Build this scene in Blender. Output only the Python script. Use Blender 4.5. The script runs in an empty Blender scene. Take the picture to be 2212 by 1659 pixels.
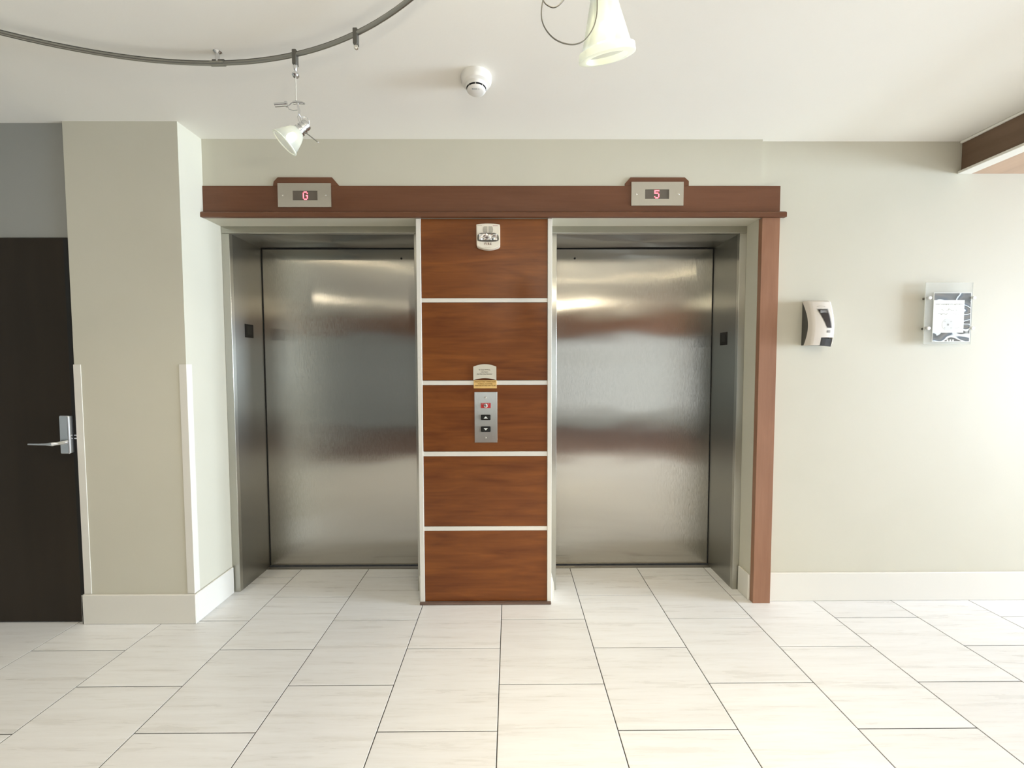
import bpy, bmesh, math, random
from mathutils import Vector, Matrix
random.seed(4)
S = bpy.context.scene
COL = S.collection
R = math.radians

# ------------------------------------------------------------------ camera
F_PX = 888.09
yaw, pit, rol = 0.00508, 0.044886, -0.002091
cam_d = bpy.data.cameras.new('camera')
cam_d.sensor_width = 36.0
cam_d.sensor_fit = 'HORIZONTAL'
cam_d.lens = F_PX / 2212 * 36.0
cam_d.clip_start = 0.02
cam = bpy.data.objects.new('camera', cam_d)
COL.objects.link(cam)
def cam_rows():
    cy, sy, cp, sp, cr, sr = math.cos(yaw), math.sin(yaw), math.cos(pit), math.sin(pit), math.cos(rol), math.sin(rol)
    B = Matrix(((1, 0, 0), (0, 0, -1), (0, 1, 0)))
    Y = Matrix(((cy, 0, -sy), (0, 1, 0), (sy, 0, cy)))
    P = Matrix(((1, 0, 0), (0, cp, -sp), (0, sp, cp)))
    Q = Matrix(((cr, -sr, 0), (sr, cr, 0), (0, 0, 1)))
    return Q @ P @ Y @ B
M = cam_rows()
rx, ry, rz = M[0], M[1], M[2]
cam.matrix_world = Matrix(((rx[0], -ry[0], -rz[0], 0), (rx[1], -ry[1], -rz[1], 0), (rx[2], -ry[2], -rz[2], 1.383), (0, 0, 0, 1)))
S.camera = cam

# ------------------------------------------------------------------ view, world, room light
S.view_settings.view_transform = 'Standard'
S.view_settings.look = 'None'
S.view_settings.gamma = 1.0
S.view_settings.use_curve_mapping = False
S.view_settings.exposure = 0.14
W = bpy.data.worlds.new('world'); S.world = W; W.use_nodes = True
W.node_tree.nodes['Background'].inputs[0].default_value = (0.85, 0.93, 1.0, 1)
W.node_tree.nodes['Background'].inputs[1].default_value = 1.0

def area(name, loc, target, sx, sy, power, col, spread=180):
    d = bpy.data.lights.new(name, 'AREA'); d.shape = 'RECTANGLE'; d.size = sx; d.size_y = sy
    d.energy = power; d.color = col; d.spread = R(spread)
    o = bpy.data.objects.new(name, d); COL.objects.link(o); o.location = loc
    o.rotation_euler = (Vector(target) - Vector(loc)).to_track_quat('-Z', 'Y').to_euler()
    return o
# daylight entering through the wide window in the right wall and the glazed front behind the camera
area('window_daylight', (9.36, 0.9, 1.48), (0, 0.9, 1.48), 2.7, 1.7, 1210, (0.72, 0.85, 1.0))
area('front_glazing_daylight', (2.3, -4.06, 1.1), (2.3, 0, 1.1), 3.4, 1.76, 6.5, (1.0, 0.95, 0.84))
# warm recessed ceiling lamps; the last two are added to fill the floor
DOWN = [(0.80, -0.50, 15), (0.60, -1.50, 12), (-2.1, 0.55, 8), (2.2, 0.0, 3)]
for dx, dy, e in DOWN:
    area('ceiling_downlight_beam', (dx, dy, 2.62), (dx, dy, 0), 0.10, 0.10, e, (1.0, 0.86, 0.66) if dx < 0 else (1.0, 0.92, 0.82), 115)

# ------------------------------------------------------------------ helpers
def new_obj(name, bm, mats, parent=None, smooth=False):
    me = bpy.data.meshes.new(name); bm.normal_update(); bm.to_mesh(me); bm.free()
    for m in (mats if isinstance(mats, (list, tuple)) else [mats]): me.materials.append(m)
    if smooth:
        for p in me.polygons: p.use_smooth = True
        me.set_sharp_from_angle(angle=R(34))
    o = bpy.data.objects.new(name, me); COL.objects.link(o)
    if parent is not None:
        o.parent = parent
        o.matrix_parent_inverse = Matrix.Translation(parent.location).inverted() if parent.rotation_euler[:] == (0, 0, 0) else parent.matrix_world.inverted()
    return o
def add_box(bm, x0, x1, y0, y1, z0, z1, bev=0.0, seg=1):
    r = bmesh.ops.create_cube(bm, size=1.0)
    for v in r['verts']:
        v.co = Vector(((x0 + x1) / 2 + v.co.x * (x1 - x0), (y0 + y1) / 2 + v.co.y * (y1 - y0), (z0 + z1) / 2 + v.co.z * (z1 - z0)))
    if bev > 0:
        es = list({e for v in r['verts'] for e in v.link_edges})
        bmesh.ops.bevel(bm, geom=es, offset=bev, segments=seg, affect='EDGES', profile=0.5)
def box(name, x0, x1, y0, y1, z0, z1, m, parent=None, bev=0.0, seg=1):
    bm = bmesh.new(); add_box(bm, x0, x1, y0, y1, z0, z1, bev, seg)
    return new_obj(name, bm, m, parent)
def add_prism(bm, pts, y0, y1):
    """pts: (x, z) outline seen from the front; extruded from y0 (front) to y1."""
    f = [bm.verts.new((x, y0, z)) for x, z in pts]; b = [bm.verts.new((x, y1, z)) for x, z in pts]
    n = len(pts)
    bm.faces.new(f); bm.faces.new(b[::-1])
    for i in range(n): bm.faces.new((f[i], b[i], b[(i + 1) % n], f[(i + 1) % n]))
    bmesh.ops.recalc_face_normals(bm, faces=bm.faces[:])
def prism(name, pts, y0, y1, m, parent=None, bev=0.0):
    bm = bmesh.new(); add_prism(bm, pts, y0, y1)
    if bev > 0: bmesh.ops.bevel(bm, geom=bm.edges[:], offset=bev, segments=2, affect='EDGES')
    return new_obj(name, bm, m, parent)
def add_tube(bm, path, r, n=10, cap=True):
    path = [Vector(p) for p in path]; rings = []
    up = Vector((0, 0, 1))
    t0 = (path[1] - path[0]).normalized()
    a = t0.cross(up)
    if a.length < 1e-3: a = t0.cross(Vector((1, 0, 0)))
    a.normalize()
    for i, p in enumerate(path):
        t = (path[min(i + 1, len(path) - 1)] - path[max(i - 1, 0)]).normalized()
        a = (a - t * a.dot(t)).normalized(); b = t.cross(a)
        rr = r[i] if isinstance(r, (list, tuple)) else r
        rings.append([bm.verts.new(p + (a * math.cos(2 * math.pi * k / n) + b * math.sin(2 * math.pi * k / n)) * rr) for k in range(n)])
    for i in range(len(rings) - 1):
        for k in range(n):
            bm.faces.new((rings[i][k], rings[i][(k + 1) % n], rings[i + 1][(k + 1) % n], rings[i + 1][k]))
    if cap:
        bm.faces.new(rings[0][::-1]); bm.faces.new(rings[-1])
def tube(name, path, r, m, parent=None, n=10):
    bm = bmesh.new(); add_tube(bm, path, r, n); bmesh.ops.recalc_face_normals(bm, faces=bm.faces[:])
    return new_obj(name, bm, m, parent, True)
def add_lathe(bm, prof, origin, axis, n=32, cap0=False, cap1=False):
    """prof: (radius, distance along axis)."""
    o = Vector(origin); ax = Vector(axis).normalized()
    a = ax.orthogonal().normalized(); b = ax.cross(a); rings = []
    for r, d in prof:
        rings.append([bm.verts.new(o + ax * d + (a * math.cos(2 * math.pi * k / n) + b * math.sin(2 * math.pi * k / n)) * r) for k in range(n)])
    for i in range(len(rings) - 1):
        for k in range(n):
            bm.faces.new((rings[i][k], rings[i][(k + 1) % n], rings[i + 1][(k + 1) % n], rings[i + 1][k]))
    if cap0: bm.faces.new(rings[0][::-1])
    if cap1: bm.faces.new(rings[-1])
    bmesh.ops.recalc_face_normals(bm, faces=bm.faces[:])
def lathe(name, prof, origin, axis, m, parent=None, n=32, cap0=True, cap1=True, smooth=True):
    bm = bmesh.new(); add_lathe(bm, prof, origin, axis, n, cap0, cap1)
    o = new_obj(name, bm, m, parent, smooth)
    return o
def empty(name, loc, label, cat, group=None):
    o = bpy.data.objects.new(name, None); COL.objects.link(o); o.location = loc
    o['label'] = label; o['category'] = cat
    if group: o['group'] = group
    o.empty_display_size = 0.05
    return o
def tag(o, label, cat, group=None):
    o['label'] = label; o['category'] = cat
    if group: o['group'] = group
    return o
def struct(o, label=None, cat=None):
    o['kind'] = 'structure'
    if label: o['label'] = label
    if cat: o['category'] = cat
    return o
def text(name, body, size, loc, m, parent=None, depth=0.0004, align='CENTER', bold=0.0, space=1.0):
    cu = bpy.data.curves.new(name, 'FONT'); cu.body = body; cu.size = size; cu.align_x = align; cu.align_y = 'CENTER'
    cu.extrude = depth; cu.offset = bold; cu.space_character = space; cu.resolution_u = 3
    t = bpy.data.objects.new('tmp', cu); COL.objects.link(t)
    bpy.context.view_layer.update()
    me = bpy.data.meshes.new_from_object(t.evaluated_get(bpy.context.evaluated_depsgraph_get()))
    bpy.data.objects.remove(t); me.name = name
    me.transform(Matrix.Translation(loc) @ Matrix.Rotation(R(90), 4, 'X'))
    me.materials.clear(); me.materials.append(m)
    o = bpy.data.objects.new(name, me); COL.objects.link(o)
    if parent is not None:
        o.parent = parent; o.matrix_parent_inverse = Matrix.Translation(parent.location).inverted()
    return o

# ------------------------------------------------------------------ materials
def mat(name, col=(0.8, 0.8, 0.8), rough=0.5, metal=0.0, **kw):
    m = bpy.data.materials.new(name); m.use_nodes = True
    b = m.node_tree.nodes['Principled BSDF']
    b.inputs['Base Color'].default_value = (*col, 1); b.inputs['Roughness'].default_value = rough; b.inputs['Metallic'].default_value = metal
    for k, v in kw.items(): b.inputs[k.replace('_', ' ')].default_value = v
    return m
def nodes(m): return m.node_tree.nodes, m.node_tree.links, m.node_tree.nodes['Principled BSDF']
def noise_mat(name, c1, c2, scale=(1, 1, 1), nscale=4, detail=5, rough=0.5, bump=0.0, dist=0.0, random_off=False, bscale=None, contrast=(0.35, 0.65), **kw):
    m = mat(name, c1, rough, **kw); N, L, b = nodes(m)
    tc = N.new('ShaderNodeTexCoord'); mp = N.new('ShaderNodeMapping'); mp.inputs['Scale'].default_value = scale
    g = N.new('ShaderNodeNewGeometry')
    L.new(g.outputs['Position'], mp.inputs['Vector'])
    vec = mp.outputs['Vector']
    if random_off:
        oi = N.new('ShaderNodeObjectInfo'); vm = N.new('ShaderNodeVectorMath'); vm.operation = 'ADD'
        mu = N.new('ShaderNodeMath'); mu.operation = 'MULTIPLY'; mu.inputs[1].default_value = 40
        L.new(oi.outputs['Random'], mu.inputs[0]); L.new(mu.outputs[0], vm.inputs[1]); L.new(vec, vm.inputs[0]); vec = vm.outputs[0]
    n = N.new('ShaderNodeTexNoise'); n.inputs['Scale'].default_value = nscale; n.inputs['Detail'].default_value = detail; n.inputs['Distortion'].default_value = dist
    L.new(vec, n.inputs['Vector'])
    r = N.new('ShaderNodeValToRGB'); r.color_ramp.elements[0].position = contrast[0]; r.color_ramp.elements[1].position = contrast[1]
    r.color_ramp.elements[0].color = (*c1, 1); r.color_ramp.elements[1].color = (*c2, 1)
    L.new(n.outputs['Fac'], r.inputs['Fac']); L.new(r.outputs['Color'], b.inputs['Base Color'])
    if bump:
        n2 = n
        if bscale:
            n2 = N.new('ShaderNodeTexNoise'); n2.inputs['Scale'].default_value = bscale; n2.inputs['Detail'].default_value = 3
            L.new(g.outputs['Position'], n2.inputs['Vector'])
        bp = N.new('ShaderNodeBump'); bp.inputs['Strength'].default_value = bump; bp.inputs['Distance'].default_value = 0.002
        L.new(n2.outputs['Fac'], bp.inputs['Height']); L.new(bp.outputs['Normal'], b.inputs['Normal'])
    return m

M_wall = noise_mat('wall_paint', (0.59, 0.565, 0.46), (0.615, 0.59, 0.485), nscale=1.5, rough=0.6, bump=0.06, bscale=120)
M_wall_grey = noise_mat('grey_wall', (0.30, 0.305, 0.28), (0.32, 0.325, 0.30), nscale=1.5, rough=0.6, bump=0.06, bscale=120)  # even tone, darker and greyer than the main walls
M_ceil = noise_mat('ceiling_paint', (0.86, 0.835, 0.77), (0.88, 0.86, 0.79), nscale=1.2, rough=0.8, bump=0.1, bscale=90)
M_trim = mat('white_trim_paint', (0.74, 0.715, 0.645), 0.45)
M_white = mat('white_gloss', (0.80, 0.78, 0.73), 0.3)
M_grout = noise_mat('dark_grout', (0.03, 0.028, 0.024), (0.06, 0.056, 0.048), nscale=30, rough=0.9)

def tile_material():
    m = mat('travertine_tile', rough=0.3); N, L, b = nodes(m)
    g = N.new('ShaderNodeNewGeometry'); oi = N.new('ShaderNodeObjectInfo')
    mu = N.new('ShaderNodeMath'); mu.operation = 'MULTIPLY'; mu.inputs[1].default_value = 57.0
    L.new(oi.outputs['Random'], mu.inputs[0])
    va = N.new('ShaderNodeVectorMath'); va.operation = 'ADD'; L.new(g.outputs['Position'], va.inputs[0]); L.new(mu.outputs[0], va.inputs[1])
    def layer(sc, nscale, detail, dist):
        mp = N.new('ShaderNodeMapping'); mp.inputs['Scale'].default_value = sc; L.new(va.outputs[0], mp.inputs['Vector'])
        n = N.new('ShaderNodeTexNoise'); n.inputs['Scale'].default_value = nscale; n.inputs['Detail'].default_value = detail
        n.inputs['Distortion'].default_value = dist; n.inputs['Roughness'].default_value = 0.62
        L.new(mp.outputs['Vector'], n.inputs['Vector']); return n
    a = layer((1.1, 15, 1), 1.7, 7, 0.25); c = layer((4, 52, 1), 1.7, 5, 0.3)
    r = N.new('ShaderNodeValToRGB'); e = r.color_ramp.elements
    e[0].position = 0.30; e[0].color = (0.70, 0.69, 0.665, 1); e[1].position = 0.62; e[1].color = (0.79, 0.79, 0.78, 1)
    x = r.color_ramp.elements.new(0.45); x.color = (0.755, 0.75, 0.735, 1)
    L.new(a.outputs['Fac'], r.inputs['Fac'])
    r2 = N.new('ShaderNodeValToRGB'); r2.color_ramp.elements[0].position = 0.27; r2.color_ramp.elements[0].color = (0.87, 0.86, 0.83, 1)
    r2.color_ramp.elements[1].position = 0.45; r2.color_ramp.elements[1].color = (1, 1, 1, 1)
    L.new(c.outputs['Fac'], r2.inputs['Fac'])
    mx = N.new('ShaderNodeMixRGB'); mx.blend_type = 'MULTIPLY'; mx.inputs[0].default_value = 0.75
    L.new(r.outputs['Color'], mx.inputs[1]); L.new(r2.outputs['Color'], mx.inputs[2])
    # slight tone difference from tile to tile
    hv = N.new('ShaderNodeHueSaturation'); mr = N.new('ShaderNodeMapRange'); mr.inputs[3].default_value = 0.96; mr.inputs[4].default_value = 1.03
    L.new(oi.outputs['Random'], mr.inputs[0]); L.new(mr.outputs[0], hv.inputs['Value']); L.new(mx.outputs[0], hv.inputs['Color'])
    L.new(hv.outputs[0], b.inputs['Base Color'])
    mr2 = N.new('ShaderNodeMapRange'); mr2.inputs[3].default_value = 0.22; mr2.inputs[4].default_value = 0.36
    L.new(a.outputs['Fac'], mr2.inputs[0]); L.new(mr2.outputs[0], b.inputs['Roughness'])
    return m
M_tile = tile_material()

def wood(name, dark, light, along='X', rough=0.35, sc=1.0, coat=0.0):
    m = mat(name, dark, rough); N, L, b = nodes(m); b.inputs['Specular IOR Level'].default_value = 0.35
    g = N.new('ShaderNodeNewGeometry'); oi = N.new('ShaderNodeObjectInfo')
    mu = N.new('ShaderNodeMath'); mu.operation = 'MULTIPLY'; mu.inputs[1].default_value = 31.0; L.new(oi.outputs['Random'], mu.inputs[0])
    va = N.new('ShaderNodeVectorMath'); va.operation = 'ADD'; L.new(g.outputs['Position'], va.inputs[0]); L.new(mu.outputs[0], va.inputs[1])
    def layer(scale, ns, det, dist):
        mp = N.new('ShaderNodeMapping'); mp.inputs['Scale'].default_value = scale; L.new(va.outputs[0], mp.inputs['Vector'])
        n = N.new('ShaderNodeTexNoise'); n.inputs['Scale'].default_value = ns; n.inputs['Detail'].default_value = det; n.inputs['Distortion'].default_value = dist
        L.new(mp.outputs['Vector'], n.inputs['Vector']); return n
    s = {'X': (1.2, 8, 8), 'Z': (8, 8, 1.2), 'Y': (8, 1.2, 8)}[along]; s2 = {'X': (3, 60, 60), 'Z': (60, 60, 3), 'Y': (60, 3, 60)}[along]
    a = layer(tuple(v * sc for v in s), 1.3, 4, 0.8); c = layer(s2, 1.5, 3, 0.1)
    ad = N.new('ShaderNodeMath'); ad.operation = 'MULTIPLY_ADD'; ad.inputs[1].default_value = 0.35
    L.new(c.outputs['Fac'], ad.inputs[0]); L.new(a.outputs['Fac'], ad.inputs[2])
    r = N.new('ShaderNodeValToRGB'); r.color_ramp.elements[0].position = 0.48; r.color_ramp.elements[1].position = 0.88
    r.color_ramp.elements[0].color = (*dark, 1); r.color_ramp.elements[1].color = (*light, 1)
    L.new(ad.outputs[0], r.inputs['Fac']); L.new(r.outputs['Color'], b.inputs['Base Color'])
    return m
M_panel = wood('cherry_panel', (0.135, 0.037, 0.007), (0.225, 0.072, 0.014), sc=1.5)
M_fascia = wood('cherry_fascia', (0.130, 0.050, 0.022), (0.168, 0.070, 0.034))
M_post = wood('cherry_post', (0.27, 0.132, 0.075), (0.34, 0.175, 0.105), along='Z')
M_beam = wood('walnut_beam', (0.15, 0.095, 0.06), (0.19, 0.12, 0.078), along='Y')
M_beam_under = wood('maple_soffit', (0.42, 0.28, 0.185), (0.50, 0.34, 0.23), along='Y')
M_plinth = wood('plinth_wood', (0.10, 0.062, 0.045), (0.17, 0.11, 0.085))

def steel(name, base, rough, spread, wave=0.0):
    """brushed steel: vertical grain whose fine scratches tip the normal sideways (spread = sigma in radians)."""
    m = mat(name, base, rough, 1.0); N, L, b = nodes(m)
    b.inputs['Anisotropic'].default_value = 0.98
    tg = N.new('ShaderNodeTangent'); tg.direction_type = 'RADIAL'; tg.axis = 'Z'; L.new(tg.outputs[0], b.inputs['Tangent'])
    g = N.new('ShaderNodeNewGeometry'); nrm = g.outputs['Normal']
    if wave:
        mp2 = N.new('ShaderNodeMapping'); mp2.inputs['Scale'].default_value = (1.1, 1, 2.6); L.new(g.outputs['Position'], mp2.inputs['Vector'])
        n2 = N.new('ShaderNodeTexNoise'); n2.inputs['Scale'].default_value = 1.5; n2.inputs['Detail'].default_value = 1; L.new(mp2.outputs[0], n2.inputs['Vector'])
        bp = N.new('ShaderNodeBump'); bp.inputs['Strength'].default_value = wave; bp.inputs['Distance'].default_value = 0.01
        L.new(n2.outputs['Fac'], bp.inputs['Height']); nrm = bp.outputs['Normal']
    sc = N.new('ShaderNodeVectorMath'); sc.operation = 'MULTIPLY'; sc.inputs[1].default_value = (9000, 9000, 60); L.new(g.outputs['Position'], sc.inputs[0])
    fl = N.new('ShaderNodeVectorMath'); fl.operation = 'FLOOR'; L.new(sc.outputs[0], fl.inputs[0])
    wn = N.new('ShaderNodeTexWhiteNoise'); wn.noise_dimensions = '3D'; L.new(fl.outputs[0], wn.inputs['Vector'])
    dt = N.new('ShaderNodeVectorMath'); dt.operation = 'DOT_PRODUCT'; dt.inputs[1].default_value = (1, 1, 1); L.new(wn.outputs['Color'], dt.inputs[0])
    ma = N.new('ShaderNodeMath'); ma.operation = 'MULTIPLY_ADD'; ma.inputs[1].default_value = 2 * spread; ma.inputs[2].default_value = -3 * spread
    L.new(dt.outputs['Value'], ma.inputs[0])
    cr = N.new('ShaderNodeVectorMath'); cr.operation = 'CROSS_PRODUCT'; cr.inputs[1].default_value = (0, 0, 1); L.new(nrm, cr.inputs[0])
    s2 = N.new('ShaderNodeVectorMath'); s2.operation = 'SCALE'; L.new(cr.outputs[0], s2.inputs[0]); L.new(ma.outputs[0], s2.inputs['Scale'])
    ad = N.new('ShaderNodeVectorMath'); ad.operation = 'ADD'; L.new(nrm, ad.inputs[0]); L.new(s2.outputs[0], ad.inputs[1])
    nz = N.new('ShaderNodeVectorMath'); nz.operation = 'NORMALIZE'; L.new(ad.outputs[0], nz.inputs[0]); L.new(nz.outputs[0], b.inputs['Normal'])
    return m
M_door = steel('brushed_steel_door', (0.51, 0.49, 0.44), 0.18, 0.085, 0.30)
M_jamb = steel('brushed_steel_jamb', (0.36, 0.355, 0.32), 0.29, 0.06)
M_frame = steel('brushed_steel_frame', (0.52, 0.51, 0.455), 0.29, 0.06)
M_plate = steel('brushed_steel_plate', (0.62, 0.585, 0.51), 0.33, 0.08)
M_screw = mat('screw_steel', (0.8, 0.78, 0.72), 0.15, 1.0)
M_chrome = mat('satin_chrome', (0.72, 0.73, 0.74), 0.22, 1.0)
M_rail = mat('satin_nickel_rail', (0.36, 0.355, 0.32), 0.35, 1.0)
M_connector = mat('dark_nickel', (0.16, 0.155, 0.135), 0.4, 0.8)
M_black = mat('black_plastic', (0.010, 0.009, 0.008), 0.5, Specular_IOR_Level=0.25)
M_gap = mat('dark_gap', (0.01, 0.01, 0.009), 0.8)
M_darkgrey = mat('dark_grey_plastic', (0.075, 0.075, 0.065), 0.45)
M_led_window = mat('smoked_window', (0.13, 0.11, 0.085), 0.25)
M_brown_door = noise_mat('dark_brown_door', (0.021, 0.0145, 0.008), (0.027, 0.019, 0.011), scale=(3, 3, 0.4), nscale=3, rough=0.38, Specular_IOR_Level=0.22)
M_sill = mat('aluminium_sill', (0.30, 0.28, 0.24), 0.45, 0.9)
M_red = mat('red_label', (0.48, 0.03, 0.03), 0.4)
M_ink = mat('dark_ink', (0.03, 0.028, 0.025), 0.6)
M_ink_red = mat('fire_lettering_ink', (0.10, 0.02, 0.016), 0.5)
M_ink_brown = mat('brown_ink', (0.21, 0.11, 0.012), 0.6)
M_ink_grey = mat('grey_ink', (0.34, 0.35, 0.33), 0.7)
M_ink_pale = mat('pale_grey_ink', (0.55, 0.56, 0.52), 0.7)
M_yellow = noise_mat('yellow_notice', (0.70, 0.45, 0.15), (0.74, 0.50, 0.19), nscale=30, rough=0.4)
M_sign = mat('cream_sign', (0.62, 0.585, 0.48), 0.4)
M_cream = mat('cream_plastic', (0.80, 0.745, 0.63), 0.35)
M_shell = mat('white_dispenser_shell', (0.78, 0.73, 0.66), 0.3)
M_paper = mat('white_paper', (0.78, 0.80, 0.76), 0.6)
def emis(name, col, s):
    m = mat(name, col, 0.5); b = m.node_tree.nodes['Principled BSDF']
    b.inputs['Emission Color'].default_value = (*col, 1); b.inputs['Emission Strength'].default_value = s
    return m
M_led = emis('red_led', (1.0, 0.07, 0.11), 1.6)
M_led_core = emis('red_led_core', (1.0, 0.42, 0.50), 1.0)
M_bulb = emis('halogen_bulb', (1.0, 0.94, 0.70), 5.5)
M_down = emis('downlight_diffuser', (1.0, 0.87, 0.62), 90.0)
def glass(name, col, rough, ior=1.45, alpha=None):
    m = mat(name, col, rough); b = m.node_tree.nodes['Principled BSDF']
    b.inputs['Transmission Weight'].default_value = 1.0; b.inputs['IOR'].default_value = ior
    return m
M_clear = glass('clear_glass', (0.97, 0.98, 0.95), 0.03)
def translucent(name, col, fac, rough=0.3):
    m = mat(name, col, rough); N, L, b = nodes(m)
    t = N.new('ShaderNodeBsdfTranslucent'); t.inputs[0].default_value = (*col, 1)
    tr = N.new('ShaderNodeBsdfTransparent'); tr.inputs[0].default_value = (1, 1, 1, 1)
    mx = N.new('ShaderNodeMixShader'); mx.inputs[0].default_value = 0.5
    L.new(b.outputs[0], mx.inputs[1]); L.new(t.outputs[0], mx.inputs[2])
    m2 = N.new('ShaderNodeMixShader'); m2.inputs[0].default_value = fac
    L.new(mx.outputs[0], m2.inputs[1]); L.new(tr.outputs[0], m2.inputs[2])
    L.new(m2.outputs[0], N['Material Output'].inputs['Surface'])
    return m
M_frost = translucent('frosted_glass', (0.68, 0.71, 0.69), 0.58)
M_frost_ring = translucent('thick_frosted_ring', (0.93, 0.94, 0.86), 0.12)
M_acrylic = translucent('clear_acrylic', (0.93, 0.96, 0.95), 0.62, 0.08)
M_acrylic_edge = mat('acrylic_edge', (0.90, 0.93, 0.90), 0.2)

# ------------------------------------------------------------------ setting: shell
CEIL, WY = 2.635, 2.355
XL, XR, YF, YB = -4.6, 9.30, -4.0, 2.95
T = 0.457; X0, Y0 = -2.335, 2.640

# floor: grout bed with single tiles on it
floor = struct(box('floor', XL, XR, YF, YB, -0.05, -0.0022, M_grout))
GAP = 0.0040
shapes = {}
def tile(x0, x1, y0, y1):
    key = (round(x1 - x0, 4), round(y1 - y0, 4))
    if key not in shapes:
        bm = bmesh.new(); w, h = (x1 - x0) / 2 - GAP / 2, (y1 - y0) / 2 - GAP / 2
        b = 0.0012
        lo = [bm.verts.new((sx * w, sy * h, -0.0024)) for sx, sy in ((-1, -1), (1, -1), (1, 1), (-1, 1))]
        mi = [bm.verts.new((sx * w, sy * h, -0.0008)) for sx, sy in ((-1, -1), (1, -1), (1, 1), (-1, 1))]
        hi = [bm.verts.new((sx * (w - b), sy * (h - b), 0)) for sx, sy in ((-1, -1), (1, -1), (1, 1), (-1, 1))]
        bm.faces.new(hi)
        for i in range(4):
            j = (i + 1) % 4
            bm.faces.new((lo[i], lo[j], mi[j], mi[i])); bm.faces.new((mi[i], mi[j], hi[j], hi[i]))
        me = bpy.data.meshes.new('tile'); bm.normal_update(); bm.to_mesh(me); bm.free(); me.materials.append(M_tile); shapes[key] = me
    o = bpy.data.objects.new('tile', shapes[key]); COL.objects.link(o)
    o.location = ((x0 + x1) / 2, (y0 + y1) / 2, 0); o.parent = floor
SILL_Y = 2.748
box('rear_paving', XL, XR, YF, -1.2532, -0.0022, 0, M_tile, floor)
box('side_paving', X0 + 16 * T + 0.002, XR, -1.2500, 2.40, -0.0022, 0, M_tile, floor)
for c in range(-5, 16):
    xa, xb = max(X0 + c * T, XL), min(X0 + (c + 1) * T, XR)
    if xb - xa < 0.02: continue
    odd = c % 2
    for k in range(-2, 16):
        # seams of an even column lie at odd half rows, those of an odd column at even half rows
        h = 2 * k + (0 if odd else 1)
        yb, ya = Y0 - h * T / 2, Y0 - (h + 2) * T / 2
        # the tiles end at the sills, or run just under the walls
        recess = xb > -1.66 and xa < -0.56 or xb > 0.27 and xa < 1.38
        top = SILL_Y if recess else 2.42
        yb = min(yb, top); ya = max(ya, -1.25)
        if yb - ya < 0.02: continue
        tile(xa, xb, ya, yb)

def shell(name, boxes, m):
    bm = bmesh.new()
    for b in boxes: add_box(bm, *b)
    return struct(new_obj(name, bm, m))
# elevator wall: above the header, right part and pier core
PX0, PX1, RX = -0.520, 0.235, 1.408      # pier sides, right side of right recess
CX = -1.700                               # left side of left recess (column side)
LZ = 2.205
wall_back = shell('wall_back', [
    (CX, RX, WY - 0.02, YB, LZ, CEIL + 0.05),
    (RX, XR, WY, YB, 0, CEIL + 0.05),
    (PX0, PX1, 2.345, YB, 0, LZ)], M_wall)
shell('wall_left_column', [(-2.285, CX, 2.170, YB, 0, CEIL + 0.05)], M_wall)
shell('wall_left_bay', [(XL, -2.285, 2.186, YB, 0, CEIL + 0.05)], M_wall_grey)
struct(box('ceiling', XL, XR, YF, YB, CEIL, CEIL + 0.08, M_ceil))
shell('wall_left', [(XL - 0.1, XL, YF, YB, 0, CEIL)], M_wall_grey)
# right wall with a wide window opening
shell('wall_right', [(XR, XR + 0.12, YF, -0.5, 0, CEIL), (XR, XR + 0.12, 2.3, YB, 0, CEIL),
                     (XR, XR + 0.12, -0.5, 2.3, 0, 0.32), (XR, XR + 0.12, -0.5, 2.3, 2.36, CEIL)], M_wall_grey)
w1 = struct(box('window_1', XR + 0.02, XR + 0.05, -0.5, 2.3, 0.32, 0.36, M_trim))
for y in (-0.48, 0.44, 1.36, 2.28): box('mullion', XR + 0.0, XR + 0.05, y - 0.02, y + 0.02, 0.32, 2.36, M_trim, w1)
box('head_rail', XR + 0.0, XR + 0.05, -0.5, 2.3, 2.32, 2.36, M_trim, w1)
# wall behind the camera: glazed lobby front under a wood soffit band
shell('wall_front', [(XL, 0.6, YF - 0.12, YF, 0, CEIL), (4.0, XR, YF - 0.12, YF, 0, CEIL),
                     (0.6, 4.0, YF - 0.12, YF, 0, 0.22), (0.6, 4.0, YF - 0.12, YF, 1.98, CEIL)], M_wall_grey)
w2 = struct(box('window_2', 0.6, 4.0, YF - 0.05, YF - 0.02, 0.22, 0.26, M_trim))
for x in (0.62, 1.75, 2.85, 3.98): box('mullion', x - 0.02, x + 0.02, YF - 0.05, YF - 0.0, 0.22, 1.98, M_trim, w2)
box('transom', 0.6, 4.0, YF - 0.05, YF, 1.50, 1.55, M_trim, w2)
struct(box('trim_2', XL, XR, YF, YF + 0.10, 2.08, 2.60, M_panel))

# baseboards
def baseboard(name, segs):
    bm = bmesh.new()
    for s in segs: add_box(bm, *s, bev=0.003)
    return struct(new_obj(name, bm, M_trim))
baseboard('baseboard_back', [(1.508, XR, WY - 0.014, WY, 0, 0.168)])
baseboard('baseboard_left_column', [(-2.296, -1.686, 2.156, 2.170, 0, 0.160), (-1.700, -1.686, 2.170, 2.462, 0, 0.160), (-2.297, -2.285, 2.156, 2.186, 0, 0.160)])
baseboard('baseboard_pier_left', [(PX0 - 0.012, PX0, 2.350, 2.462, 0, 0.155)])
baseboard('baseboard_right_recess', [(RX - 0.012, RX, 2.352, 2.462, 0, 0.155)])
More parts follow.
